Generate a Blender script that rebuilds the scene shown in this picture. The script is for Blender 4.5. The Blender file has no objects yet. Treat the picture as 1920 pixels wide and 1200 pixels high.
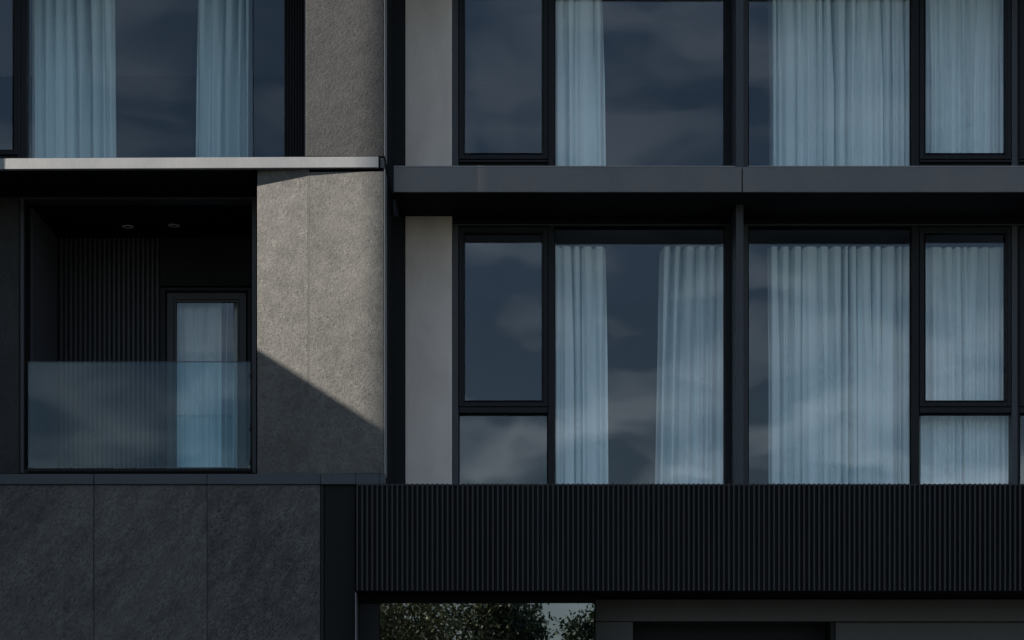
import bpy, bmesh, math, random
import numpy as np
from mathutils import Vector
R = math.radians
random.seed(7); rng = np.random.default_rng(11)
S = bpy.context.scene
COL = S.collection

# ------------------------------------------------------------------ camera, sky, sun, exposure
PXM, D, HOR, EYE = 190.0, 20.0, 1450.0, 1.6     # photo pixels per metre on the facade, distance, eye level row, eye height
cd = bpy.data.cameras.new('camera'); cam = bpy.data.objects.new('camera', cd); COL.objects.link(cam)
cam.location = (0, -D, EYE); cam.rotation_euler = (R(90), 0, 0)
cd.sensor_width = 36; cd.lens = 36*D/(1920/PXM); cd.shift_y = (HOR-600)/1920
cd.clip_end = 3000
S.camera = cam

SUN = Vector((-0.80, -0.31, 0.52)).normalized()
w = bpy.data.worlds.new('World'); S.world = w; w.use_nodes = True
nt = w.node_tree; N = nt.nodes; L = nt.links
for n in list(N): N.remove(n)
out = N.new('ShaderNodeOutputWorld'); bg = N.new('ShaderNodeBackground'); bg.inputs[1].default_value = 0.072
sky = N.new('ShaderNodeTexSky'); sky.sky_type = 'NISHITA'; sky.sun_disc = False
sky.sun_elevation = math.asin(SUN.z); sky.sun_rotation = math.atan2(SUN.x, SUN.y) % (2*math.pi)
sky.air_density = 1.2; sky.dust_density = 0.2; sky.ozone_density = 2.5
tc = N.new('ShaderNodeTexCoord'); mp = N.new('ShaderNodeMapping'); mp.inputs['Scale'].default_value = (1, 1, 2.3)
mp.inputs['Location'].default_value = (0.31, 0.1, 0.04)
n1 = N.new('ShaderNodeTexNoise'); n1.inputs['Scale'].default_value = 15; n1.inputs['Detail'].default_value = 6; n1.inputs['Roughness'].default_value = 0.45; n1.inputs['Distortion'].default_value = 0.35
rp = N.new('ShaderNodeValToRGB'); rp.color_ramp.elements[0].position = 0.46; rp.color_ramp.elements[1].position = 0.66
tint = N.new('ShaderNodeMixRGB'); tint.blend_type = 'MULTIPLY'; tint.inputs[0].default_value = 1; tint.inputs[2].default_value = (0.58, 0.60, 0.66, 1)
mx = N.new('ShaderNodeMixRGB'); mx.inputs[2].default_value = (8.8, 9.9, 10.8, 1)
L.new(tc.outputs['Generated'], mp.inputs[0]); L.new(mp.outputs[0], n1.inputs[0]); L.new(n1.outputs['Fac'], rp.inputs[0])
sx = N.new('ShaderNodeSeparateXYZ'); L.new(tc.outputs['Generated'], sx.inputs[0])
low = N.new('ShaderNodeValToRGB'); el = low.color_ramp.elements
for p_, v_ in ((0.09, 0.15), (0.135, 1.0), (0.19, 0.45)): el.new(p_).color = (v_, v_, v_, 1)
el[0].color = (0.1, 0.1, 0.1, 1); el[-1].position = 0.32; el[-1].color = (0.22, 0.22, 0.22, 1)
L.new(sx.outputs[2], low.inputs[0]); cm = N.new('ShaderNodeMath'); cm.operation = 'MULTIPLY'; L.new(rp.outputs[0], cm.inputs[0]); L.new(low.outputs[0], cm.inputs[1]); L.new(cm.outputs[0], mx.inputs[0]); L.new(sky.outputs[0], tint.inputs[1]); hs = N.new('ShaderNodeHueSaturation'); hs.inputs['Saturation'].default_value = 0.92; L.new(tint.outputs[0], hs.inputs['Color']); L.new(hs.outputs[0], mx.inputs[1]); L.new(mx.outputs[0], bg.inputs[0]); L.new(bg.outputs[0], out.inputs[0])

sd = bpy.data.lights.new('sun', 'SUN'); sd.energy = 5.0; sd.angle = R(0.4); sd.color = (1, 0.945, 0.87)
so = bpy.data.objects.new('sun', sd); COL.objects.link(so)
so.rotation_euler = SUN.to_track_quat('Z', 'Y').to_euler()
vs = S.view_settings; vs.view_transform = 'Standard'; vs.look = 'None'; vs.gamma = 1; vs.exposure = 1.33; vs.use_curve_mapping = False
S.cycles.max_bounces = 10; S.cycles.transparent_max_bounces = 16; S.cycles.caustics_reflective = False; S.cycles.caustics_refractive = False

# ------------------------------------------------------------------ materials
def mat(name, col, rough=0.5, metal=0.0, spec=0.5):
    m = bpy.data.materials.new(name); m.use_nodes = True
    b = m.node_tree.nodes['Principled BSDF']
    b.inputs['Base Color'].default_value = (*col, 1); b.inputs['Roughness'].default_value = rough
    b.inputs['Metallic'].default_value = metal; b.inputs['Specular IOR Level'].default_value = spec
    return m
def nodes(m):
    t = m.node_tree; return t.nodes, t.links, t.nodes['Principled BSDF']
def coords(m, scale=(1, 1, 1), rnd=True):
    n, l, b = nodes(m)
    tc = n.new('ShaderNodeTexCoord'); mp = n.new('ShaderNodeMapping'); mp.inputs['Scale'].default_value = scale
    l.new(tc.outputs['Object'], mp.inputs[0])
    if rnd:
        oi = n.new('ShaderNodeObjectInfo'); v = n.new('ShaderNodeVectorMath'); v.operation = 'MULTIPLY'
        v.inputs[1].default_value = (13, 17, 29); l.new(oi.outputs['Random'], v.inputs[0]); l.new(v.outputs[0], mp.inputs['Location'])
    return mp.outputs[0]
def noise(m, vec, scale, detail=4, rough=0.55, dist=0.0):
    n, l, b = nodes(m)
    t = n.new('ShaderNodeTexNoise'); t.inputs['Scale'].default_value = scale; t.inputs['Detail'].default_value = detail
    t.inputs['Roughness'].default_value = rough; t.inputs['Distortion'].default_value = dist
    l.new(vec, t.inputs[0]); return t.outputs['Fac']
def math_(m, op, a, b=None, clamp=False):
    n, l, _ = nodes(m); t = n.new('ShaderNodeMath'); t.operation = op; t.use_clamp = clamp
    for i, v in enumerate((a, b)):
        if v is None: continue
        if isinstance(v, (int, float)): t.inputs[i].default_value = v
        else: l.new(v, t.inputs[i])
    return t.outputs[0]
def ramp(m, fac, stops):
    n, l, _ = nodes(m); t = n.new('ShaderNodeValToRGB'); l.new(fac, t.inputs[0])
    e = t.color_ramp.elements
    while len(e) < len(stops): e.new(0.5)
    for q, (p, c) in zip(e, stops): q.position = p; q.color = (*c, 1) if not isinstance(c, (int, float)) else (c, c, c, 1)
    return t.outputs[0]
def bump(m, h, strength, dist, prev=None):
    n, l, b = nodes(m); t = n.new('ShaderNodeBump'); t.inputs['Strength'].default_value = strength; t.inputs['Distance'].default_value = dist
    l.new(h, t.inputs['Height'])
    if prev: l.new(prev, t.inputs['Normal'])
    l.new(t.outputs[0], b.inputs['Normal']); return t.outputs[0]

def stone(name, dark, light, wr=1.0, vein=(1, 1, 1), rough=0.62, bumpk=1.0, ridge=0.5, tilt=0.0):
    m = mat(name, light, rough, 0, 0.35); n, l, b = nodes(m)
    v = coords(m)
    if tilt:
        for kw in (dict(Rotation=(0, tilt, 0)), dict(Scale=vein)):
            q = n.new('ShaderNodeMapping')
            for k_, x_ in kw.items(): q.inputs[k_].default_value = x_
            l.new(v, q.inputs[0]); v = q.outputs[0]
    big = noise(m, v, 1.9*wr, 5, 0.62, 0.5); mid = noise(m, v, 38*wr, 5, 0.7, 0.5); fine = noise(m, v, 46*wr, 4, 0.6, 1.0); grain = noise(m, v, 300, 2)
    msk = ramp(m, noise(m, v, 9*wr, 4, 0.6), [(0.36, 0.2), (0.66, 1.0)])
    f = math_(m, 'ADD', math_(m, 'MULTIPLY', big, 0.30), math_(m, 'ADD', math_(m, 'MULTIPLY', mid, 0.42), math_(m, 'MULTIPLY', grain, 0.28)))
    oi = n.new('ShaderNodeObjectInfo'); f = math_(m, 'ADD', f, math_(m, 'MULTIPLY', math_(m, 'SUBTRACT', oi.outputs['Random'], 0.5), 0.05))
    c = ramp(m, f, [(0.41, dark), (0.59, light)])
    rid = math_(m, 'SUBTRACT', 1.0, math_(m, 'MULTIPLY', math_(m, 'ABSOLUTE', math_(m, 'SUBTRACT', fine, 0.5)), 12.0), True)
    k = math_(m, 'MULTIPLY', math_(m, 'MULTIPLY', rid, msk), ridge)
    mixn = n.new('ShaderNodeMixRGB'); l.new(k, mixn.inputs[0]); l.new(c, mixn.inputs[1]); mixn.inputs[2].default_value = (*[min(1, x*2.3) for x in light], 1)
    l.new(mixn.outputs[0], b.inputs['Base Color'])
    b1 = bump(m, mid, 0.45*bumpk, 0.009); b2 = bump(m, fine, 0.8*bumpk, 0.0034, b1); bump(m, grain, 0.3*bumpk, 0.0007, b2)
    l.new(ramp(m, mid, [(0.3, rough-0.1), (0.7, rough+0.14)]), b.inputs['Roughness'])
    return m
def metal(name, col, rough=0.4, spec=0.5, metallic=0.0, var=0.2):
    m = mat(name, col, rough, metallic, spec); n, l, b = nodes(m)
    v = coords(m, (1, 1, 0.35)); a = noise(m, v, 1.7, 4, 0.6); d = noise(m, v, 40, 3)
    f = math_(m, 'ADD', math_(m, 'MULTIPLY', a, 0.7), math_(m, 'MULTIPLY', d, 0.3))
    l.new(ramp(m, f, [(0.3, [x*(1-var) for x in col]), (0.7, [x*(1+var) for x in col])]), b.inputs['Base Color'])
    l.new(ramp(m, f, [(0.3, rough-0.08), (0.7, rough+0.1)]), b.inputs['Roughness'])
    bump(m, a, 0.12, 0.01)
    return m
def glass(name, tintc, refl=0.08, wav=0.02, rough=0.0):
    m = bpy.data.materials.new(name); m.use_nodes = True; t = m.node_tree; n = t.nodes; l = t.links
    n.remove(n['Principled BSDF']); o = n['Material Output']
    tr = n.new('ShaderNodeBsdfTransparent'); tr.inputs[0].default_value = (*tintc, 1)
    g = n.new('ShaderNodeBsdfGlossy'); g.inputs['Roughness'].default_value = rough; g.inputs[0].default_value = (0.93, 0.97, 1, 1)
    lw = n.new('ShaderNodeLayerWeight'); lw.inputs[0].default_value = 0.5
    mr = n.new('ShaderNodeMapRange'); mr.inputs['From Min'].default_value = 0.25; mr.inputs['From Max'].default_value = 1; mr.inputs['To Min'].default_value = refl; mr.inputs['To Max'].default_value = 0.95
    p = n.new('ShaderNodeMath'); p.operation = 'POWER'; p.inputs[1].default_value = 3.0
    l.new(lw.outputs['Facing'], p.inputs[0]); l.new(p.outputs[0], mr.inputs['Value']); mr.inputs['From Min'].default_value = 0.0
    tc = n.new('ShaderNodeTexCoord'); oi = n.new('ShaderNodeObjectInfo'); va = n.new('ShaderNodeVectorMath'); va.operation = 'ADD'
    l.new(tc.outputs['Object'], va.inputs[0]); l.new(oi.outputs['Random'], va.inputs[1])
    ns = n.new('ShaderNodeTexNoise'); ns.inputs['Scale'].default_value = 1.6; ns.inputs['Detail'].default_value = 1; l.new(va.outputs[0], ns.inputs[0])
    bp = n.new('ShaderNodeBump'); bp.inputs['Strength'].default_value = 1.0; bp.inputs['Distance'].default_value = wav; l.new(ns.outputs['Fac'], bp.inputs['Height']); l.new(bp.outputs[0], g.inputs['Normal'])
    mxs = n.new('ShaderNodeMixShader'); l.new(mr.outputs[0], mxs.inputs[0]); l.new(tr.outputs[0], mxs.inputs[1]); l.new(g.outputs[0], mxs.inputs[2]); l.new(mxs.outputs[0], o.inputs[0])
    return m

M = {}
M['stone_lit'] = stone('warm_grey_stone', (0.060, 0.0565, 0.051), (0.124, 0.116, 0.104), 1.0)
M['stone_up'] = stone('grey_stone', (0.018, 0.0178, 0.0168), (0.043, 0.042, 0.040), 1.0)  # same stone recipe in a darker base colour, for the upper pier
M['stone_dark'] = stone('dark_slate', (0.020, 0.019, 0.0185), (0.115, 0.108, 0.102), 0.55, (2.2, 1, 0.9), 0.5, 2.4, 0.65, R(-38))
M['stone_side'] = stone('shaded_side_stone', (0.014, 0.014, 0.0145), (0.036, 0.036, 0.036), 1.0)  # darker stone colour carries the shade under the ledge
M['plaster'] = mat('beige_render', (0.42, 0.40, 0.37), 0.85)
def _pl():
    m = M['plaster']; n, l, b = nodes(m); v = coords(m, (1, 1, 0.35)); a = noise(m, v, 3, 5, 0.6, 0.5); g = noise(m, v, 260, 2)
    f = math_(m, 'ADD', math_(m, 'MULTIPLY', a, 0.7), math_(m, 'MULTIPLY', g, 0.3))
    l.new(ramp(m, f, [(0.32, (0.60, 0.515, 0.46)), (0.66, (0.80, 0.70, 0.63))]), b.inputs['Base Color']); bump(m, g, 0.2, 0.001)
_pl()
M['frame'] = metal('black_window_metal', (0.010, 0.011, 0.0135), 0.42, 0.18)
M['fin'] = metal('graphite_metal', (0.036, 0.038, 0.046), 0.45, 0.4)
M['fascia'] = metal('grey_fascia_metal', (0.108, 0.101, 0.097), 0.38, 0.6, 0.3)
M['bright'] = metal('brushed_aluminium', (0.25, 0.247, 0.243), 0.45, 0.5, 0.25, 0.10)
M['coping'] = metal('blue_grey_coping', (0.036, 0.043, 0.054), 0.42, 0.45)
M['black'] = metal('black_metal', (0.012, 0.013, 0.015), 0.55, 0.2)
M['slat'] = metal('charcoal_slat', (0.036, 0.036, 0.037), 0.45, 0.2)
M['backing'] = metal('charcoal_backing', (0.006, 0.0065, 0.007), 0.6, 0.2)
M['joint'] = metal('joint_trim', (0.17, 0.16, 0.145), 0.5, 0.3)
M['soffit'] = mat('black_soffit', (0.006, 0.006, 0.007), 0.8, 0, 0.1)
M['trim'] = metal('pale_edge_trim', (0.20, 0.20, 0.20), 0.4, 0.5, 0.3)
M['room'] = mat('dark_room', (0.035, 0.037, 0.042), 0.9, 0, 0.1)
M['deck'] = mat('pale_bounce_deck', (0.62, 0.59, 0.55), 0.8)  # kept pale to bounce light up onto columns and curtains
M['ceil'] = mat('room_ceiling_paint', (0.35, 0.37, 0.40), 0.9)
M['bslat'] = metal('balcony_slat', (0.058, 0.058, 0.072), 0.5, 0.3)
M['concrete'] = metal('dark_grey_band_metal', (0.085, 0.083, 0.083), 0.5, 0.4)
M['glass'] = glass('window_glass', (0.97, 0.985, 0.99), 0.042, 0.0012)
M['glass_t'] = glass('tinted_glass', (0.93, 0.97, 0.985), 0.032, 0.0012)
M['rail_glass'] = glass('balustrade_glass', (0.84, 0.94, 0.97), 0.021, 0.0008)
M['mirror_glass'] = glass('ground_floor_glass', (0.12, 0.14, 0.15), 0.20, 0.0002)
M['rubber'] = mat('black_rubber', (0.004, 0.004, 0.005), 0.8, 0, 0.1)
M['chrome'] = mat('dull_steel', (0.30, 0.30, 0.31), 0.35, 0.9)
M['ringm'] = mat('lamp_ring', (0.75, 0.75, 0.72), 0.5)
M['lens'] = mat('lamp_lens', (0.16, 0.16, 0.15), 0.15, 0, 0.6)
def cloth(name, col):
    m = mat(name, col, 0.95, 0, 0.05); n, l, b = nodes(m); o = n['Material Output']
    v = coords(m, (1, 1, 0.1)); a = noise(m, v, 5, 3, 0.5); l.new(ramp(m, a, [(0.3, [x*0.86 for x in col]), (0.7, col)]), b.inputs['Base Color'])
    t = n.new('ShaderNodeBsdfTranslucent'); t.inputs[0].default_value = (*col, 1)
    s = n.new('ShaderNodeMixShader'); s.inputs[0].default_value = 0.05
    l.new(b.outputs[0], s.inputs[1]); l.new(t.outputs[0], s.inputs[2]); l.new(s.outputs[0], o.inputs[0]); return m
M['curtain'] = cloth('pale_curtain', (0.86, 0.955, 0.955))

# ------------------------------------------------------------------ builders
def X(px, Y=0.0): return (px-960)/PXM*(D+Y)/D
def Z(py, Y=0.0): return (HOR-py)/PXM*(D+Y)/D + EYE
WORLD = {}
def link(o, wl, parent=None):
    COL.objects.link(o); wl = Vector(wl); WORLD[o.name] = wl
    if parent is not None:
        o.parent = parent; o.location = wl - WORLD[parent.name]
    else: o.location = wl
    return o
def thing(name, label, cat, loc, group=None, kind=None):
    o = bpy.data.objects.new(name, None); o.empty_display_size = 0.2; link(o, loc)
    tag(o, label, cat, group, kind); return o
def tag(o, label=None, cat=None, group=None, kind=None):
    if label: o['label'] = label
    if cat: o['category'] = cat
    if group: o['group'] = group
    if kind: o['kind'] = kind
    elif label and cat: o['kind'] = 'thing'
    return o
def fin(name, bm, m, c, parent=None, smooth=False):
    me = bpy.data.meshes.new(name); bmesh.ops.recalc_face_normals(bm, faces=bm.faces); bm.to_mesh(me); bm.free()
    me.materials.append(M[m] if isinstance(m, str) else m)
    if smooth:
        for p in me.polygons: p.use_smooth = True
    return link(bpy.data.objects.new(name, me), c, parent)
def addbox(bm, x0, x1, y0, y1, z0, z1, c=(0, 0, 0)):
    vs = [bm.verts.new((x-c[0], y-c[1], z-c[2])) for x in (x0, x1) for y in (y0, y1) for z in (z0, z1)]
    for q in ((0, 1, 3, 2), (4, 6, 7, 5), (0, 4, 5, 1), (2, 3, 7, 6), (0, 2, 6, 4), (1, 5, 7, 3)): bm.faces.new([vs[i] for i in q])
def box(name, x0, x1, y0, y1, z0, z1, m, parent=None, bev=0.0):
    x0, x1 = sorted((x0, x1)); y0, y1 = sorted((y0, y1)); z0, z1 = sorted((z0, z1))
    c = ((x0+x1)/2, (y0+y1)/2, (z0+z1)/2); bm = bmesh.new(); addbox(bm, x0, x1, y0, y1, z0, z1, c)
    if bev: bmesh.ops.bevel(bm, geom=bm.edges[:], offset=bev, segments=2, affect='EDGES', profile=0.5)
    return fin(name, bm, m, c, parent)
def pbox(name, p0, p1, q0, q1, Yf, Yb, m, parent=None, bev=0.0):
    """a box whose front face, at depth Yf, spans photo columns p0..p1 and rows q0..q1"""
    return box(name, X(p0, Yf), X(p1, Yf), Yf, Yb, Z(q1, Yf), Z(q0, Yf), m, parent, bev)
def plan(name, pts, z0, z1, m, parent=None, bev=0.0):
    """a vertical prism over a plan polygon"""
    c = (sum(p[0] for p in pts)/len(pts), sum(p[1] for p in pts)/len(pts), (z0+z1)/2); bm = bmesh.new()
    a = [bm.verts.new((x-c[0], y-c[1], z0-c[2])) for x, y in pts]; b = [bm.verts.new((x-c[0], y-c[1], z1-c[2])) for x, y in pts]
    bm.faces.new(a); bm.faces.new(b[::-1])
    for i in range(len(pts)): j = (i+1) % len(pts); bm.faces.new((a[i], a[j], b[j], b[i]))
    if bev: bmesh.ops.bevel(bm, geom=bm.edges[:], offset=bev, segments=2, affect='EDGES', profile=0.5)
    return fin(name, bm, m, c, parent)
def ring(name, p0, p1, q0, q1, wpx, Yf, Yb, m, parent=None, slope=0.014):
    """a mitred rectangular frame with a face that slopes in towards the glass"""
    x0, x1, z1, z0 = X(p0, Yf), X(p1, Yf), Z(q0, Yf), Z(q1, Yf); t = wpx/PXM
    c = ((x0+x1)/2, Yf, (z0+z1)/2); bm = bmesh.new()
    e = 0.003
    loops = [[(x0, Yb, z0), (x1, Yb, z0), (x1, Yb, z1), (x0, Yb, z1)]]
    for off, y in ((0, Yf+e), (e, Yf), (t*0.72, Yf), (t*0.78, Yf+slope), (t, Yf+slope+0.004), (t, Yb)):
        loops.append([(x0+off, y, z0+off), (x1-off, y, z0+off), (x1-off, y, z1-off), (x0+off, y, z1-off)])
    V = [[bm.verts.new((a-c[0], b-c[1], d-c[2])) for a, b, d in lp] for lp in loops]
    V.append(V[0])
    for A, B in zip(V[:-1], V[1:]):
        for i in range(4): j = (i+1) % 4; bm.faces.new((A[i], A[j], B[j], B[i]))
    return fin(name, bm, m, c, parent)
def inst(o, wl, parent, scale=None):
    c = o.copy(); COL.objects.link(c); WORLD[c.name] = Vector(wl); c.parent = parent
    c.location = Vector(wl) - (WORLD[parent.name] if parent else Vector()); 
    if scale: c.scale = scale
    return c

# ------------------------------------------------------------------ ground
def sheet(name, x0, x1, y0, y1, z, m):
    bm = bmesh.new(); bm.faces.new([bm.verts.new(p) for p in ((x0, y0, 0), (x1, y0, 0), (x1, y1, 0), (x0, y1, 0))])
    o = fin(name, bm, m, (0, 0, z)); o['kind'] = 'structure'; return o
M['ground'] = mat('grass_ground', (0.05, 0.07, 0.03), 0.9)
M['asphalt'] = mat('asphalt', (0.05, 0.05, 0.052), 0.85)
M['paving'] = mat('paving', (0.16, 0.155, 0.15), 0.8)
for k, a_, b_ in (('ground', (0.03, 0.045, 0.02), (0.07, 0.09, 0.04)), ('asphalt', (0.04, 0.04, 0.042), (0.065, 0.065, 0.066)), ('paving', (0.12, 0.115, 0.11), (0.19, 0.185, 0.18))):
    m = M[k]; n, l, b = nodes(m); v = coords(m, rnd=False); l.new(ramp(m, noise(m, v, 3, 6, 0.7), [(0.35, a_), (0.65, b_)]), b.inputs['Base Color'])
sheet('ground', -900, 900, -900, 900, -0.12, 'ground')
sheet('road', -120, 120, -24, -4.5, -0.10, 'asphalt')
for nm, y0, y1 in (('pavement', -4.5, -0.3), ('pavement', -26.5, -24)):
    o = box(nm, -120, 120, y0, y1, -0.11, 0.02, 'paving', None, 0.01); o['kind'] = 'structure'

# ------------------------------------------------------------------ building core: floor slabs, room walls (all set back behind the facade)
XL, XR = X(-1500), X(2520)
YP, YW, YB = 0.0, 1.30, 1.0           # pier face, right-hand windows, balcony frame
XP = X(722)                            # right corner of the pier
core = lambda n, *a: tag(box(n, *a), kind='structure')
zr = dict(d0=Z(940, YW), l1b=Z(360, .35), l1t=Z(313, .35), l2b=Z(-140, .35), l2t=Z(-187, .35))
XS = X(735, YW)                        # line of the party wall behind the pier
core('floor_slab', XS, XR, YW+0.16, 5.2, zr['d0']-0.35, zr['d0'], 'ceil')
core('floor_slab', XS, XR, YW+0.16, 5.2, zr['l1b']+0.02, zr['l1t']-0.01, 'ceil')
core('floor_slab', XS, XR, YW+0.16, 5.2, zr['l2b']+0.02, zr['l2t'], 'ceil')
core('room_back_wall', XL, XR, 5.2, 5.4, 0, zr['l2t'], 'room')
core('party_wall', XS-0.30, XS, YW+0.2, 5.2, 0, zr['l2t'], 'room')
core('room_side_wall', XR-0.2, XR, YW+0.16, 5.2, 0, zr['l2t'], 'room')
core('roof_slab', XL, XR, 0.3, 5.4, zr['l2t']+0.003, zr['l2t']+0.25, 'room')

# ------------------------------------------------------------------ left: long pale ledge
zlb, zlt = Z(318), Z(298)
led = thing('canopy_ledge', 'long thin pale metal ledge catching the sun above the open balcony', 'ledge', (X(350), 0.5, zlb))
xr = X(710)
def fascia_left():
    x0 = XL; bm = bmesh.new(); c = Vector((X(200), 0, zlb))
    def zz(x, base): f = (x-X(0))/(X(710)-X(0)); return base + f*(3.2/PXM)
    f_ = [(x0, -0.012, zz(x0, zlb)), (xr, -0.012, zz(xr, zlb)), (xr, -0.012, zz(xr, zlt)+0.004), (x0, -0.012, zz(x0, zlt))]
    A = [bm.verts.new(Vector(p)-c) for p in f_]; B = [bm.verts.new(Vector((p[0], 0.05, p[2]))-c) for p in f_]
    bm.faces.new(A); bm.faces.new(B[::-1])
    for i in range(4): j = (i+1) % 4; bm.faces.new((A[i], A[j], B[j], B[i]))
    bmesh.ops.bevel(bm, geom=bm.edges[:], offset=0.004, segments=2, affect='EDGES')
    return fin('fascia', bm, 'bright', c, led)
fascia_left()
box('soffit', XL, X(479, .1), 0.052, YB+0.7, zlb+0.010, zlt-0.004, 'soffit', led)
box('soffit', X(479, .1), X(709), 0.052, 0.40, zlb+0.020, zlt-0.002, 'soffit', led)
pbox('end_block', 712.5, 719.5, 296, 315, 0.004, 0.30, 'fin', led, 0.003)

# ------------------------------------------------------------------ the pier of pale stone
pier = thing('stone_pier', 'pale stone pier between the open balcony and the large windows, crossed by a diagonal shadow', 'pier', (X(600), 0.3, Z(888)))
zt, zb = Z(319.5), Z(888)
plan('stone_panel', [(X(480.5), .080), (X(577.0), .031), (X(577.0), .36), (X(480.5), .36)], zb, zt+0.03, 'stone_lit', pier, 0.003)
plan('edge_trim', [(X(577.2), .029), (X(578.3), .0285), (X(578.3), .3), (X(577.2), .3)], zb, zt+0.02, 'joint', pier)
plan('stone_panel', [(X(578.6), .030), (X(719.3), .004), (X(719.3), .36), (X(578.6), .36)], zb, zt-0.008, 'stone_lit', pier, 0.003)
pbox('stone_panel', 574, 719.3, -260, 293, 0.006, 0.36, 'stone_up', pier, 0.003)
pbox('edge_trim', 720, 722, -260, 293, 0.000, 0.30, 'trim', pier, 0.001)
pbox('edge_trim', 720, 722, 317, 888, 0.000, 0.30, 'trim', pier, 0.001)
pbox('edge_trim', 572, 573.4, -260, 293, 0.010, 0.30, 'fin', pier)
box('side_cladding', XP-0.30, XP-0.005, 0.305, YW+0.18, Z(1200), zr['l2t'], 'black', pier)
box('pier_core', X(482, .37), XP-0.31, 0.362, YB+0.20, Z(900), zlb-0.02, 'soffit', pier)
box('pier_core', X(576), XP-0.31, 0.362, YB+0.20, zlb-0.018, zr['l2t'], 'soffit', pier)
for k in range(6):
    x = XP-0.004; y = 0.32+k*0.16
    box('slat', x, x+0.008, y, y+0.02, Z(925), zr['l2b'], 'black', pier)

# ------------------------------------------------------------------ coping and the low wall of dark slate
lw = thing('slate_wall', 'dark slate wall of large panels below the glass balustrade', 'wall', (X(300), 0.1, 0))
for a, b in ((-1500, -460), (-459, -248), (-247.2, -36), (-35.2, 175.2), (176.6, 387.6), (388.6, 600)):
    pbox('stone_panel', a, b, 909.5, 1990, -0.05+random.uniform(-.001, .001), 0.10, 'stone_dark', lw, 0.001)
core2 = box('wall_backing', XL, X(668), 0.101, 0.40, 0, Z(909), 'black', lw)
pbox('edge_trim', 601, 607, 909.5, 1900, -0.045, 0.10, 'black', lw, 0.002)
pbox('metal_panel', 608.5, 665.5, 909.5, 1900, -0.03, 0.10, 'backing', lw, 0.002)
pbox('edge_trim', 666, 667.4, 1110, 1900, -0.14, 0.10, 'trim', lw, 0.001)
cop = thing('metal_coping', 'blue-grey metal coping strip along the top of the dark slate wall', 'coping', (X(300), 0, Z(909)))
for a, b in ((-1500, -37), (-36, 175.2), (176.4, 387.6), (388.5, 600), (600.7, 666.6), (667.2, 711.5), (712.2, 721.5)):
    pbox('coping_panel', a, b, 888.5, 908, -0.075, 0.10, 'coping', cop, 0.003)
box('coping_deck', XL, X(479), 0.102, YB+0.04, Z(905), Z(890), 'coping', cop)

# ------------------------------------------------------------------ open balcony on the left
YBK = 2.5
bxl = X(47, YB); zc = Z(374, YB); zf = Z(892, YB)
sw = thing('side_stone_wall', 'dark stone wall strip in deep shade left of the open balcony', 'wall', (X(-100, YB), YB, zf))
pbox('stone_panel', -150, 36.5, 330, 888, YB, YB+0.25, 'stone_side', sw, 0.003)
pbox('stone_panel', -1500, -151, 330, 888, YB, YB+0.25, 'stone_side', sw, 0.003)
fr = thing('open_balcony', 'dark open balcony recess with slim metal frame and a glazed door at its back', 'balcony', (X(260, YB), YB, zf))
pbox('jamb', 38, 44.5, 366, 887, YB-0.03, YB+0.24, 'fin', fr, 0.002)
pbox('jamb', 45.2, 47, 373, 884, YB+0.01, YB+0.24, 'frame', fr, 0.001)
pbox('jamb', 472.5, 480.5, 366, 887, YB-0.03, YB+0.24, 'fin', fr, 0.002)
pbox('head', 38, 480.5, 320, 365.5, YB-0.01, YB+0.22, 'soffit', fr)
pbox('head', 45, 472.3, 369.5, 373.5, YB-0.015, YB+0.2, 'fin', fr, 0.001)
pbox('threshold', 45, 472, 880, 887.5, YB-0.02, YB+0.22, 'frame', fr, 0.002)
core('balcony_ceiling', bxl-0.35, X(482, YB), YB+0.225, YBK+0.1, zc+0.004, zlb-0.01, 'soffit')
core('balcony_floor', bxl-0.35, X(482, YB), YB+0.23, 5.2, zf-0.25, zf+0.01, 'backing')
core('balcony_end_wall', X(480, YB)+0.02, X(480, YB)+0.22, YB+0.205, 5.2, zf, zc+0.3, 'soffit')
lc = thing('slatted_cladding', 'black vertical slats lining the side and back walls inside the balcony', 'cladding', (bxl, YBK, zf))
box('backing', bxl-0.20, bxl-0.03, YB+0.26, YBK+0.1, zf, zc, 'soffit', lc)
xb1 = X(300, YBK)
box('backing', bxl-0.03, xb1, YBK+0.03, YBK+0.13, zf+0.012, zc, 'black', lc)
z0, z1 = zf+0.012, zc-0.004
s0 = box('slat', 0, 0.026, 0, 0.04, z0, z1, 'bslat', lc, 0.002)
W0 = WORLD[s0.name].copy(); first = True; pitch = 9.0/PXM*(D+YBK)/D; x = xb1-0.04; k = 0
while x > bxl+0.01:
    wl = Vector((x+0.013, YBK+0.01, W0.z))
    if first: s0.location = wl-WORLD[lc.name]; WORLD[s0.name] = wl; first = False
    else: inst(s0, wl, lc)
    x -= pitch
y = YB+0.30; s1 = box('slat', bxl-0.03, bxl+0.01, 0, 0.026, z0, z1, 'bslat', lc, 0.002); first = True
while y < YBK-0.03:
    wl = Vector((bxl-0.01, y+0.013, W0.z))
    if first: s1.location = wl-WORLD[lc.name]; WORLD[s1.name] = wl; first = False
    else: inst(s1, wl, lc)
    y += pitch
pw = fr
pbox('wall_panel', 300.5, 500, 330, 536, YBK-0.01, YBK+0.12, 'backing', pw, 0.003)
pbox('wall_panel', 300.5, 309, 539, 905, YBK-0.005, YBK+0.12, 'frame', pw, 0.002)
pbox('wall_panel', 470, 500, 537.5, 905, YBK-0.005, YBK+0.12, 'frame', pw, 0.002)
dr = bpy.data.objects.new('door', None); link(dr, (X(388, YBK), YBK, zf), fr)
ring('door_frame', 304, 470, 539, 912, 8, YBK-0.02, YBK+0.12, 'frame', dr)
ring('door_leaf', 313, 461.5, 549, 906, 19, YBK, YBK+0.06, 'fin', dr, 0.01)
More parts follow.
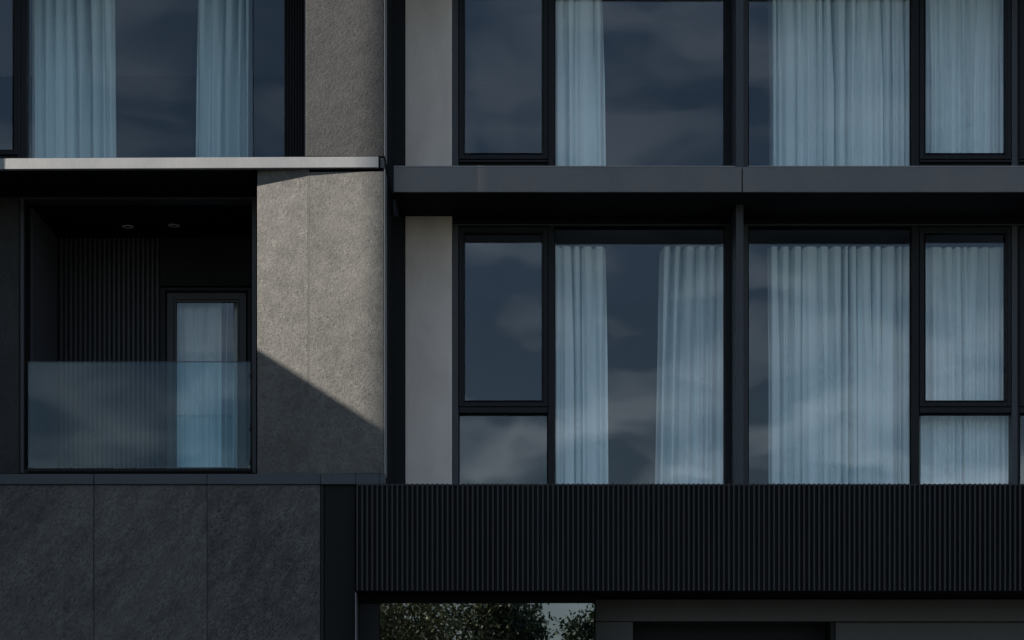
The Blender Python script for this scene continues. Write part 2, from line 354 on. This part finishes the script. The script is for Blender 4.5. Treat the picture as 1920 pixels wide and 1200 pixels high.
pbox('glass_pane', 332, 438, 567, 880, YBK+0.035, YBK+0.043, 'glass', dr)
pbox('bottom_rail', 331, 439, 876, 900, YBK+0.012, YBK+0.055, 'fin', dr, 0.003)
h = pbox('handle', 319, 323.5, 762, 790, YBK-0.045, YBK-0.028, 'fin', dr, 0.003)
pbox('handle_plate', 318.4, 324, 764, 778, YBK-0.027, YBK-0.001, 'frame', dr, 0.002)

gb = thing('glass_balustrade', 'frameless clear glass balustrade across the open balcony', 'balustrade', (X(260, YB), YB, zf))
pbox('glass_pane', 52.5, 469.5, 679, 879, YB-0.055, YB-0.037, 'rail_glass', gb)
pbox('glass_edge', 52.5, 469.5, 677.6, 678.8, YB-0.056, YB-0.036, 'coping', gb)
pbox('base_channel', 50, 471, 878, 884, YB-0.065, YB-0.031, 'black', gb, 0.002)
for q in (700, 800, 862): pbox('clamp', 467.5, 471.5, q, q+8, YB-0.062, YB-0.034, 'frame', gb, 0.002)

def downlight(px, py, lab):
    y = (D*(zc-EYE)*PXM/(HOR-py) - D) if False else (zc-EYE)*PXM*D/(HOR-py)-D
    x = X(px, y); t = thing('downlight', lab, 'ceiling light', (x, y, zc+0.004), 'recessed downlights in the balcony ceiling')
    bm = bmesh.new(); n = 28; prof = [(0.066, 0.002), (0.064, -0.006), (0.048, -0.007), (0.044, -0.003), (0.040, 0.000)]
    V = [[bm.verts.new((r*math.cos(2*math.pi*i/n), r*math.sin(2*math.pi*i/n), q)) for i in range(n)] for r, q in prof]
    for A, B in zip(V[:-1], V[1:]):
        for i in range(n): j = (i+1) % n; bm.faces.new((A[i], A[j], B[j], B[i]))
    fin('trim_ring', bm, 'ringm', (x, y, zc+0.002), t, True)
    bm = bmesh.new(); bmesh.ops.create_uvsphere(bm, u_segments=20, v_segments=10, radius=0.04)
    for v in bm.verts: v.co.z *= 0.25
    fin('lens', bm, 'lens', (x, y, zc+0.002), t, True)
downlight(240, 425, 'left one of the two round downlights in the black balcony ceiling')
downlight(326, 423, 'right one of the two round downlights, above the balcony door')

# room behind the balcony and the storey above
zu = zlt+0.02
core('floor_slab', XL, XS-0.31, YB+0.74, 5.2, zlb+0.002, zlt-0.01, 'ceil')
core('floor_slab', XL, XS-0.31, YB+0.3, 5.2, zr['l2b']+0.15, zr['l2t']-0.003, 'ceil')
core('room_partition', X(480, YB)-0.6, X(480, YB)-0.45, YBK+0.2, 5.2, zf+0.012, zlb, 'room')

# ------------------------------------------------------------------ upper left window
YU = 0.9
uw = thing('upper_window', 'wide dark window above the pale ledge with two parted curtains', 'window', (X(290, YU), YU, zlt))
pbox('glass_pane', 50.5, 473.5, -140, 345, YU+0.05, YU+0.062, 'glass_t', uw)
pbox('glass_pane', 475, 533, -140, 345, YU+0.05, YU+0.062, 'glass_t', uw)
pbox('mullion', 473.5, 475.0, -140, 345, YU+0.045, YU+0.12, 'frame', uw)
pbox('mullion', 37.5, 50, -140, 345, YU, YU+0.14, 'frame', uw, 0.003)
pbox('mullion', 35, 36.4, -140, 345, YU-0.03, YU+0.14, 'fin', uw, 0.001)
pbox('mullion', 533, 536, -140, 345, YU, YU+0.14, 'frame', uw, 0.002)
pbox('bottom_rail', 37, 536, 345, 362, YU-0.01, YU+0.14, 'frame', uw)
sh = ring('sash', -150, 34.5, -140, 290, 11, YU-0.02, YU+0.10, 'frame', uw)
pbox('glass_pane', -139, 23, -130, 281, YU+0.03, YU+0.042, 'glass_t', sh)
pbox('mullion', -165, -151, -140, 345, YU, YU+0.14, 'frame', uw, 0.003)
pbox('bottom_rail', -150, 35, 292, 345, YU+0.01, YU+0.14, 'frame', uw)
pbox('header', -1500, 572, -260, -141, YU, YU+0.30, 'frame', uw)
pbox('blank_panel', -1500, -166, -140, 360, YU, YU+0.14, 'frame', uw)
us = thing('narrow_slat_panel', 'narrow panel of thin black vertical slats beside the upper stone pier', 'cladding', (X(553, YU), YU, zlt))
pbox('backing', 536.5, 590, -140, 350, YU+0.04, YU+0.20, 'black', us)
s2 = None
for k in range(9):
    p = 538.5+k*5.2
    if s2 is None: s2 = pbox('slat', p, p+2.2, -140, 350, YU+0.008, YU+0.038, 'black', us); w2 = WORLD[s2.name].copy()
    else: inst(s2, w2+Vector((k*5.2/PXM*(D+YU)/D, 0, 0)), us)
led3 = thing('upper_canopy_ledge', 'metal ledge over the upper window, above the pale ledge', 'ledge', (X(200), 0.5, zr['l2b']))
box('slab', XL, X(572), -0.25, YU+0.3, zr['l2b'], zr['l2t'], 'fascia', led3, 0.004)

pf = thing('sun_blocker', 'metal sun blocker added on the pale ledge, out of view just left of the frame', 'fin', (X(-166), 0, zlt))  # unseen fin added only to keep sun off the upper left window
box('upper_blocker', X(-171), X(-161), -0.90, -0.362, zlt+1.75, zr['l2t']+0.9, 'fascia', pf, 0.004)
o = box('blocker_sheet', X(-172), X(-160), -0.36, YU-0.035, zlt+0.006, zr['l2b']-0.003, 'fascia', pf, 0.004)
# ------------------------------------------------------------------ right: metal ledges
F0G = YW-0.055
def ledge(zb_, zt_, lab, cat='ledge'):
    t = thing('metal_ledge', lab, cat, (X(1400), .8, zb_), 'grey metal ledges across the right-hand windows')
    box('fascia_panel', X(738, .35), X(1390.6, .35), .35, .37, zb_, zt_, 'fascia', t, 0.003)
    box('fascia_panel', X(1392.6, .35), XR, .35, .37, zb_, zt_, 'fascia', t, 0.003)
    box('slab', X(739, .35), XR, .372, YW+0.155, zb_+0.006, zt_-0.006, 'soffit', t)
    box('bounce_sheet', X(742, .35), XR-0.01, .375, F0G, zt_-0.004, zt_-0.001, 'deck', t)  # thin pale sheet added to bounce sky light onto the column above
    box('top_edge', X(738, .35), X(1378, .35), .347, .36, zt_+0.0005, zt_+0.011, 'bright', t, 0.002)
    box('top_edge', X(1402, .35), XR, .347, .36, zt_+0.0005, zt_+0.011, 'bright', t, 0.002)
    return t
ledge(zr['l1b'], zr['l1t'], 'grey metal ledge between the lower and the upper row of windows')
ledge(zr['l2b'], zr['l2t'], 'topmost grey metal ledge over the upper windows', 'ledge')

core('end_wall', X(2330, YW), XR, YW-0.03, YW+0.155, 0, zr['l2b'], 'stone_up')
# rendered columns
ZT = zr['l2b']; 
for q0, q1, lab in ((None, None, 'lower'), (1, 1, 'upper')):
    a, b = (zr['d0'], zr['l1b']+0.005) if lab == 'lower' else (zr['l1t'], zr['l2b']+0.005)
    o = box('rendered_column', X(760, YW-0.05), X(847.5, YW-0.05), YW-0.05, YW+0.15, a, b, 'plaster', None, 0.004)
    tag(o, 'beige rendered column left of the %s windows%s' % (lab, ', standing behind the slatted screen' if lab == 'lower' else ', standing above the grey ledge'), 'column', 'beige rendered columns beside the windows')
    o = box('black_panel', X(725, YW), X(759.5, YW), YW-0.04, YW+0.15, a, b, 'black', None, 0.002)
    tag(o, 'narrow black metal panel between the stone pier and the %s beige column' % lab, 'panel', 'narrow black panels beside the pier')

# ------------------------------------------------------------------ right: windows
F0, F1 = YW-0.02, YW+0.12
def vpost(t, a, b, z0, z1, m='frame', yf=F0, name='mullion', yb=None):
    return box(name, X(a, yf), X(b, yf), yf, yb or F1, z0, z1, m, t, 0.003)
def pane(t, a, b, q0, q1, y=YW+0.05, m='glass'):
    o = pbox('glass_pane', a, b, q0, q1, y, y+0.012, m, t); o.rotation_euler = (random.uniform(-.002, .002), 0, random.uniform(-.002, .002)); return o
def casement(t, a, b, q0, q1, gm='glass'):
    s = ring('sash', a, b, q0, q1, 10, YW-0.035, YW+0.10, 'frame', t)
    ring('gasket', a+10.2, b-10.2, q0+10.2, q1-10.2, 1.3, YW+0.0, YW+0.06, 'rubber', s, 0.002)
    pane(s, a+10, b-10, q0+10, q1-10, YW+0.02, gm); return s
def bay(row, kind, lab, a0, parts):
    zlo, zhi = (zr['d0'], zr['l1b']) if row == 'lower' else (zr['l1t'], zr['l2b'])
    qh = 425 if row == 'lower' else -68       # head of the glazing
    qb = 930 if row == 'lower' else 358
    t = thing('window', lab, 'window', (X(a0, YW), YW, zlo), 'large metal framed windows')
    for p in parts:
        if p[0] == 'post': vpost(t, p[1], p[2], zlo+0.001, Z(qh-1, YW), p[3] if len(p) > 3 else 'frame', p[4] if len(p) > 4 else F0)
        if p[0] == 'big':
            pane(t, p[1], p[2], qh+3, qb); ring('gasket', p[1]-0.6, p[2]+0.6, qh+2, qb+1, 1.5, YW+0.02, YW+0.07, 'rubber', t, 0.002)
        if p[0] == 'cas':
            a, b = p[1], p[2]
            if row == 'lower':
                casement(t, a, b, qh+0.5, 762)
                pbox('transom', a+0.5, b-0.3, 763, 774, YW-0.02, YW+0.11, 'frame', t, 0.004)
                pbox('gasket', a+1, b-1, 774.3, 777, YW+0.01, YW+0.10, 'rubber', t)
                pane(t, a+1.5, b-1.5, 777, qb, YW+0.05)
            else:
                casement(t, a, b, qh+0.5, 298)
                pbox('transom', a+0.5, b-0.3, 299.5, 303.5, YW-0.02, YW+0.11, 'frame', t, 0.002)
                pbox('bottom_panel', a+0.5, b-0.3, 304.5, 360, YW+0.03, YW+0.11, 'black', t)
    x0 = parts[0][1]; x1 = parts[-1][2]
    box('header', X(x0, YW), X(x1, YW)-0.004, YW-0.012, YW+0.14, Z(qh, YW), zhi+0.006, 'soffit', t)
    pbox('header_trim', x0, x1-0.5, qh-5, qh-2.5, YW-0.022, YW-0.0125, 'fin', t)
    return t
def fin_post(row):
    zlo, zhi = (zr['d0'], zr['l1b']+0.004) if row == 'lower' else (zr['l1t'], zr['l2b']+0.004)
    o = box('mullion_fin', X(1380, .80), X(1394, .80), .80, F0-0.001, zlo, zhi, 'fin', None, 0.003)
    tag(o, 'deep vertical metal fin between the two %s windows%s' % (row, '' if row == 'lower' else ', standing on the ledge'), 'fin', 'vertical fins between the windows')
for row in ('lower', 'upper'):
    bay(row, 'a', {'lower': 'lower window beside the beige column, clouds mirrored in its small panes', 'upper': 'upper window beside the beige column, one curtain by its narrow casement'}[row], 1100,
        [('post', 848.5, 859.5, 'fin'), ('cas', 860.5, 1027, ), ('post', 1027.8, 1039.5), ('big', 1040.5, 1358), ('post', 1358.8, 1370.5)])
    bay(row, 'b', {'lower': 'lower window right of the fin, wholly curtained, with casement and small pane below', 'upper': 'upper window right of the fin, wide pale curtain and curtained casement'}[row], 1650,
        [('post', 1371.5, 1402.5, 'fin'), ('big', 1403.5, 1708.5), ('post', 1710, 1723.5), ('cas', 1724.5, 1896), ('post', 1897, 1908, 'fin')])
    bay(row, 'c', {'lower': 'lower window at the right edge of the photo, only its frame in view', 'upper': 'upper window at the right edge of the photo, only its frame in view'}[row], 2000,
        [('post', 1908.8, 1911.5, 'black'), ('cas', 1912, 2080), ('post', 2081, 2093), ('big', 2094, 2318), ('post', 2319, 2329)])
    fin_post(row)

# ------------------------------------------------------------------ curtains
def curtain(label, p0, p1, ztop, zbot, Y, seed, group='pale pleated curtains', amp=0.21, npl=None, flare=(0, 0), soft=1.0, fall=0.0):
    r = random.Random(seed); x0, x1 = X(p0, Y), X(p1, Y); wd = x1-x0
    npl = npl or max(4, round(wd/0.12)); nu = npl*20; nv = 46; fl = (flare[0]/PXM, flare[1]/PXM)
    ks = [r.uniform(0.55, 1.6) for _ in range(npl)]; cs = np.cumsum([0]+ks); cs = cs/cs[-1]
    am = [r.uniform(0.25, 1.3) for _ in range(npl)]; drift = [r.uniform(-1, 1) for _ in range(npl+1)]
    pk = [r.uniform(0.0, 1.0) for _ in range(npl)]
    verts = []; faces = []; cx, cz = (x0+x1)/2, zbot
    for j in range(nv+1):
        v = j/nv; z = ztop+(zbot-ztop)*v
        st = min(1, v*2.2)
        for i in range(nu+1):
            s = i/20; a = min(int(s), npl-1); f = s-a
            u = cs[a]+(cs[a+1]-cs[a])*f
            d = (drift[a]*(1-f)+drift[a+1]*f)*0.035*st*min(1, 4*u*(1-u)+0.05)/wd*0.6
            wv = math.cos(2*math.pi*f)                     # +1 at the pleat lines
            sharp = (0.5+0.5*wv)**(3.6-2.0*st)
            A = amp*am[a]*(1-(0.2+0.5*pk[a])*st)
            second = 0.012*math.sin(2*math.pi*(2*f+pk[a]))*st
            y = A*sharp + second*soft + 0.014*math.sin(u*9+seed)*st
            x = x0+wd*(u+d) + (fl[0]*(1-u)+fl[1]*u)*v**0.8 + 0.010*math.sin(2*math.pi*f+pk[a]*3)*st
            verts.append((x-cx, y, z-cz))
    for j in range(nv):
        for i in range(nu):
            k = j*(nu+1)+i; faces.append((k, k+1, k+nu+2, k+nu+1))
    me = bpy.data.meshes.new('curtain'); me.from_pydata(verts, [], faces); me.materials.append(M['curtain'])
    for p in me.polygons: p.use_smooth = True
    o = link(bpy.data.objects.new('curtain', me), (cx, Y, cz)); tag(o, label, 'curtain', group); return o
YC = YW+0.19; YCU = YU+0.30
ctl, cbl = Z(462, YC), zr['d0']+0.02; ctu, cbu = Z(-22, YC), zr['l1t']+0.02
curtain('narrow pale curtain at the left of the lower window beside the beige column', 1036, 1136, ctl, cbl, YC, 3, flare=(0, 4))
curtain('pale curtain left of the lower fin, with a dark gap to its left', 1240, 1372, ctl, cbl, YC, 4, flare=(-12, 0))
curtain('wide pale curtain in the lower window just right of the fin', 1441, 1712, ctl, cbl, YC, 5)
curtain('curtain behind the lower right casement and the small pane below it', 1716, 1902, ctl, cbl, YC+0.03, 6, soft=1.4, amp=0.07)
curtain('narrow pale curtain in the upper window beside the beige column', 1036, 1130, ctu, cbu, YC, 7, flare=(0, 6))
curtain('wide pale curtain in the upper window just right of the fin', 1444, 1712, ctu, cbu, YC, 8)
curtain('curtain behind the upper right casement', 1716, 1902, ctu, cbu, YC+0.03, 9, soft=1.4, amp=0.07)
ctv = Z(-12, YCU)
curtain('left of the two parted curtains in the window above the pale ledge', 57, 213, ctv, zu, YCU, 10, flare=(0, 4))
curtain('right of the two parted curtains in the window above the pale ledge, nearer the pier', 368, 470, ctv, zu, YCU, 12, flare=(-5, 0))
curtain('faint curtain behind the glass of the balcony door', 322, 450, Z(560, YBK+.2), zf+0.02, YBK+0.2, 13, soft=1.3, amp=0.07)

# ------------------------------------------------------------------ slatted screen
YS = -0.15
scr = thing('slatted_screen', 'long dark screen of close vertical slats below the right-hand windows', 'screen', (X(1300), YS, Z(1108, YS)))
zs0, zs1 = Z(1107.5, YS), Z(906.5, YS)
box('backing_panel', X(668, YS), XR, YS+0.045, YS+0.07, zs0+0.004, zs1-0.02, 'backing', scr)
box('cap_rail', X(668, YS), XR, YS+0.03, YS+0.10, zs1-0.018, zs1-0.002, 'slat', scr, 0.002)
sp = 9.42/PXM*(D+YS)/D; s3 = box('slat', X(668, YS), X(668, YS)+0.0165, YS, YS+0.044, zs0, zs1, 'slat', scr, 0.0015); w3 = WORLD[s3.name].copy()
k = 1
while w3.x+k*sp < XR-0.02:
    inst(s3, w3+Vector((k*sp+random.uniform(-.0008, .0008), random.uniform(-.001, .001), random.uniform(-.0015, .0015))), scr); k += 1
tk = core('terrace_deck', X(723), XR, YS+0.11, YW-0.055, zr['d0']-0.3, Z(917, YS+0.11), 'deck')
core('screen_soffit', X(668), XR, YS+0.072, 1.5, Z(1106, YS), Z(1106, YS)+0.12, 'soffit')

# ------------------------------------------------------------------ ground floor under the screen
YG = 0.20
gw = thing('ground_floor_window', 'ground floor window under the screen mirroring leafy trees', 'window', (X(900, YG), YG, 0))
pbox('glass_pane', 712.5, 1114.5, 1131, 1700, YG, YG+0.012, 'mirror_glass', gw)
pbox('jamb', 669, 712, 1131.5, 1760, YG+0.02, YG+0.10, 'black', gw, 0.003)
pbox('head', 669, 1115, 1106, 1130.7, YG-0.015, YG+0.10, 'soffit', gw)
pbox('sill', 700, 1115, 1701, 1760, YG-0.03, YG+0.10, 'black', gw)
core('ground_floor_wall', X(667), X(700, YG), 0.402, YG+0.2, 0, Z(1105), 'soffit')
YK = 0.80
cb = thing('metal_lintel', 'smooth dark grey band above the black garage openings', 'lintel', (X(1500, YK), YK, 0))
pbox('band', 1116, 2300, 1123.5, 1165, YK, YK+0.5, 'concrete', cb, 0.006)
pbox('pier', 1116, 1187, 1165.6, 1750, YK+0.012, YK+0.48, 'concrete', cb, 0.006)
pbox('pier', 1557, 1565, 1165.6, 1750, YK+0.05, YK+0.48, 'black', cb, 0.004)
gd = thing('garage_door', 'dark grey garage door under the smooth grey band, right of the black opening', 'door', (X(1800, YK), YK, 0))
for i in range(9):
    pbox('panel', 1566, 2300, 1166.2+i*62, 1226+i*62, YK+0.09, YK+0.13, 'concrete', gd, 0.006)
o = pbox('recess_panel', 1187.5, 1556, 1166.2, 1750, YK+0.42, YK+0.46, 'black', None, 0.003)
tag(o, 'black recessed opening under the smooth grey band', 'opening')

# ------------------------------------------------------------------ neighbouring house and added tower that shade this facade (left, out of frame)
M['nwall'] = stone('neighbour_render', (0.20, 0.19, 0.175), (0.28, 0.27, 0.25), 0.5, (1, 1, 1), 0.9, 0.2)
def neighbour(name, lab, x0, x1, y0, y1, h, nf):
    t = thing(name, lab, 'building', ((x0+x1)/2, (y0+y1)/2, 0))
    box('wall', x0, x1, y0, y1, -0.1, h-0.25, 'nwall', t)
    box('roof', x0, x1, y0, y1, h-0.249, h, 'fascia', t)
    wn = None
    for f in range(nf):
        for k in range(max(1, int((x1-x0)/2.2))):
            xx = x0+0.8+k*2.1; zz = 1.0+f*(h-0.6)/nf
            if xx+1.2 > x1: continue
            wp = Vector((xx+0.55, y0-0.03, zz+0.7))
            if wn is None: wn = box('window', xx, xx+1.1, y0-0.05, y0-0.01, zz, zz+1.4, 'frame', t); base = wp
            else: inst(wn, WORLD[wn.name]+(wp-base), t)
XA = -9.5
ZA = Z(650)+0.65*(X(480)-XA)
neighbour('neighbour_house', 'flat-roofed neighbouring house left of the frame, casting the diagonal shadow', -19, XA, -9.0, -0.9, ZA, 3)
t0 = 22.0; sxy = Vector((SUN.x, SUN.y))
e1 = Vector((X(700), 0))+sxy*t0
e2 = Vector((X(2080), YW))+sxy*t0
neighbour('shading_tower', 'tall block added out of view left of the frame to shade the right-hand windows', e1.x, e2.x+0.3, e1.y-5.0, e1.y, 26.0, 8)  # tower added out of view to keep sun off the right-hand facade

# ------------------------------------------------------------------ trees across the road (mirrored in the ground floor glass)
def leafmat(name, c):
    m = mat(name, c, 0.6, 0, 0.4); n, l, b = nodes(m); v = coords(m); l.new(ramp(m, noise(m, v, 1.3, 4), [(0.35, [x*0.45 for x in c]), (0.65, [x*1.3 for x in c])]), b.inputs['Base Color']); return m
M['bark'] = mat('bark', (0.06, 0.05, 0.04), 0.9)
def tree(x, y, h, r, seed, col, lab, nl=13000):
    g = np.random.default_rng(seed); t = thing('broadleaf_tree', lab, 'tree', (x, y, 0), 'trees across the road')
    bm = bmesh.new()
    def limb(a, b, r0, r1):
        a = Vector(a); b = Vector(b); d = (b-a).normalized(); p = d.orthogonal().normalized(); q = d.cross(p); n = 7
        A = [bm.verts.new(a+(p*math.cos(2*math.pi*i/n)+q*math.sin(2*math.pi*i/n))*r0) for i in range(n)]
        B = [bm.verts.new(b+(p*math.cos(2*math.pi*i/n)+q*math.sin(2*math.pi*i/n))*r1) for i in range(n)]
        for i in range(n): j = (i+1) % n; bm.faces.new((A[i], A[j], B[j], B[i]))
    limb((0, 0, -0.1), (0.1, 0, h*0.45), 0.16, 0.10); tips = []
    for i in range(16):
        a = g.uniform(0, 6.28); z = g.uniform(0.3, 0.6)*h; L_ = r*g.uniform(0.5, 0.95)
        e = (math.cos(a)*L_, math.sin(a)*L_, min(h*0.93, z+h*g.uniform(0.12, 0.36))); limb((0.08, 0, z), e, 0.05, 0.012); tips.append(e)
    fin('trunk', bm, 'bark', (x, y, 0), t)
    tips += [(g.uniform(-.6, .6)*r, g.uniform(-.6, .6)*r, h*g.uniform(0.55, 0.93)) for _ in range(18)]
    tips = np.array(tips); c = tips[g.integers(0, len(tips), nl)] + g.normal(0, r*0.17, (nl, 3))
    c[:, 2] = np.clip(c[:, 2], h*0.22, h)
    s = g.uniform(0.025, 0.06, (nl, 1)); u = g.normal(size=(nl, 3)); u /= np.linalg.norm(u, axis=1, keepdims=True)
    v = np.cross(u, g.normal(size=(nl, 3))); v /= np.linalg.norm(v, axis=1, keepdims=True)
    V = np.stack([c-u*s*1.5, c-v*s*.7, c+u*s*1.5, c+v*s*.7], 1).reshape(-1, 3); Fc = np.arange(nl*4).reshape(-1, 4)
    me = bpy.data.meshes.new('crown'); me.from_pydata(V.tolist(), [], Fc.tolist()); me.materials.append(col)
    link(bpy.data.objects.new('crown', me), (x, y, 0), t)
lf1 = leafmat('olive_leaves', (0.26, 0.27, 0.13)); lf2 = leafmat('dark_leaves', (0.10, 0.14, 0.08))
tree(-4.6, -29, 7.0, 2.3, 1, lf1, 'olive green tree across the road, mirrored at the left of the ground floor glass')
tree(-1.9, -30, 6.8, 2.2, 2, lf1, 'second olive green tree across the road')
tree(-0.2, -31.5, 6.7, 1.25, 3, lf2, 'dark green tree across the road, mirrored beside a gap of sky')
tree(2.65, -29.5, 6.4, 1.2, 4, lf2, 'dark green tree right of the gap of sky')
tree(6.5, -30, 6.6, 2.0, 5, lf1, 'olive green tree furthest along the road')
tree(-9.5, -30, 6.6, 2.2, 6, lf2, 'dark green tree nearest the neighbouring house')
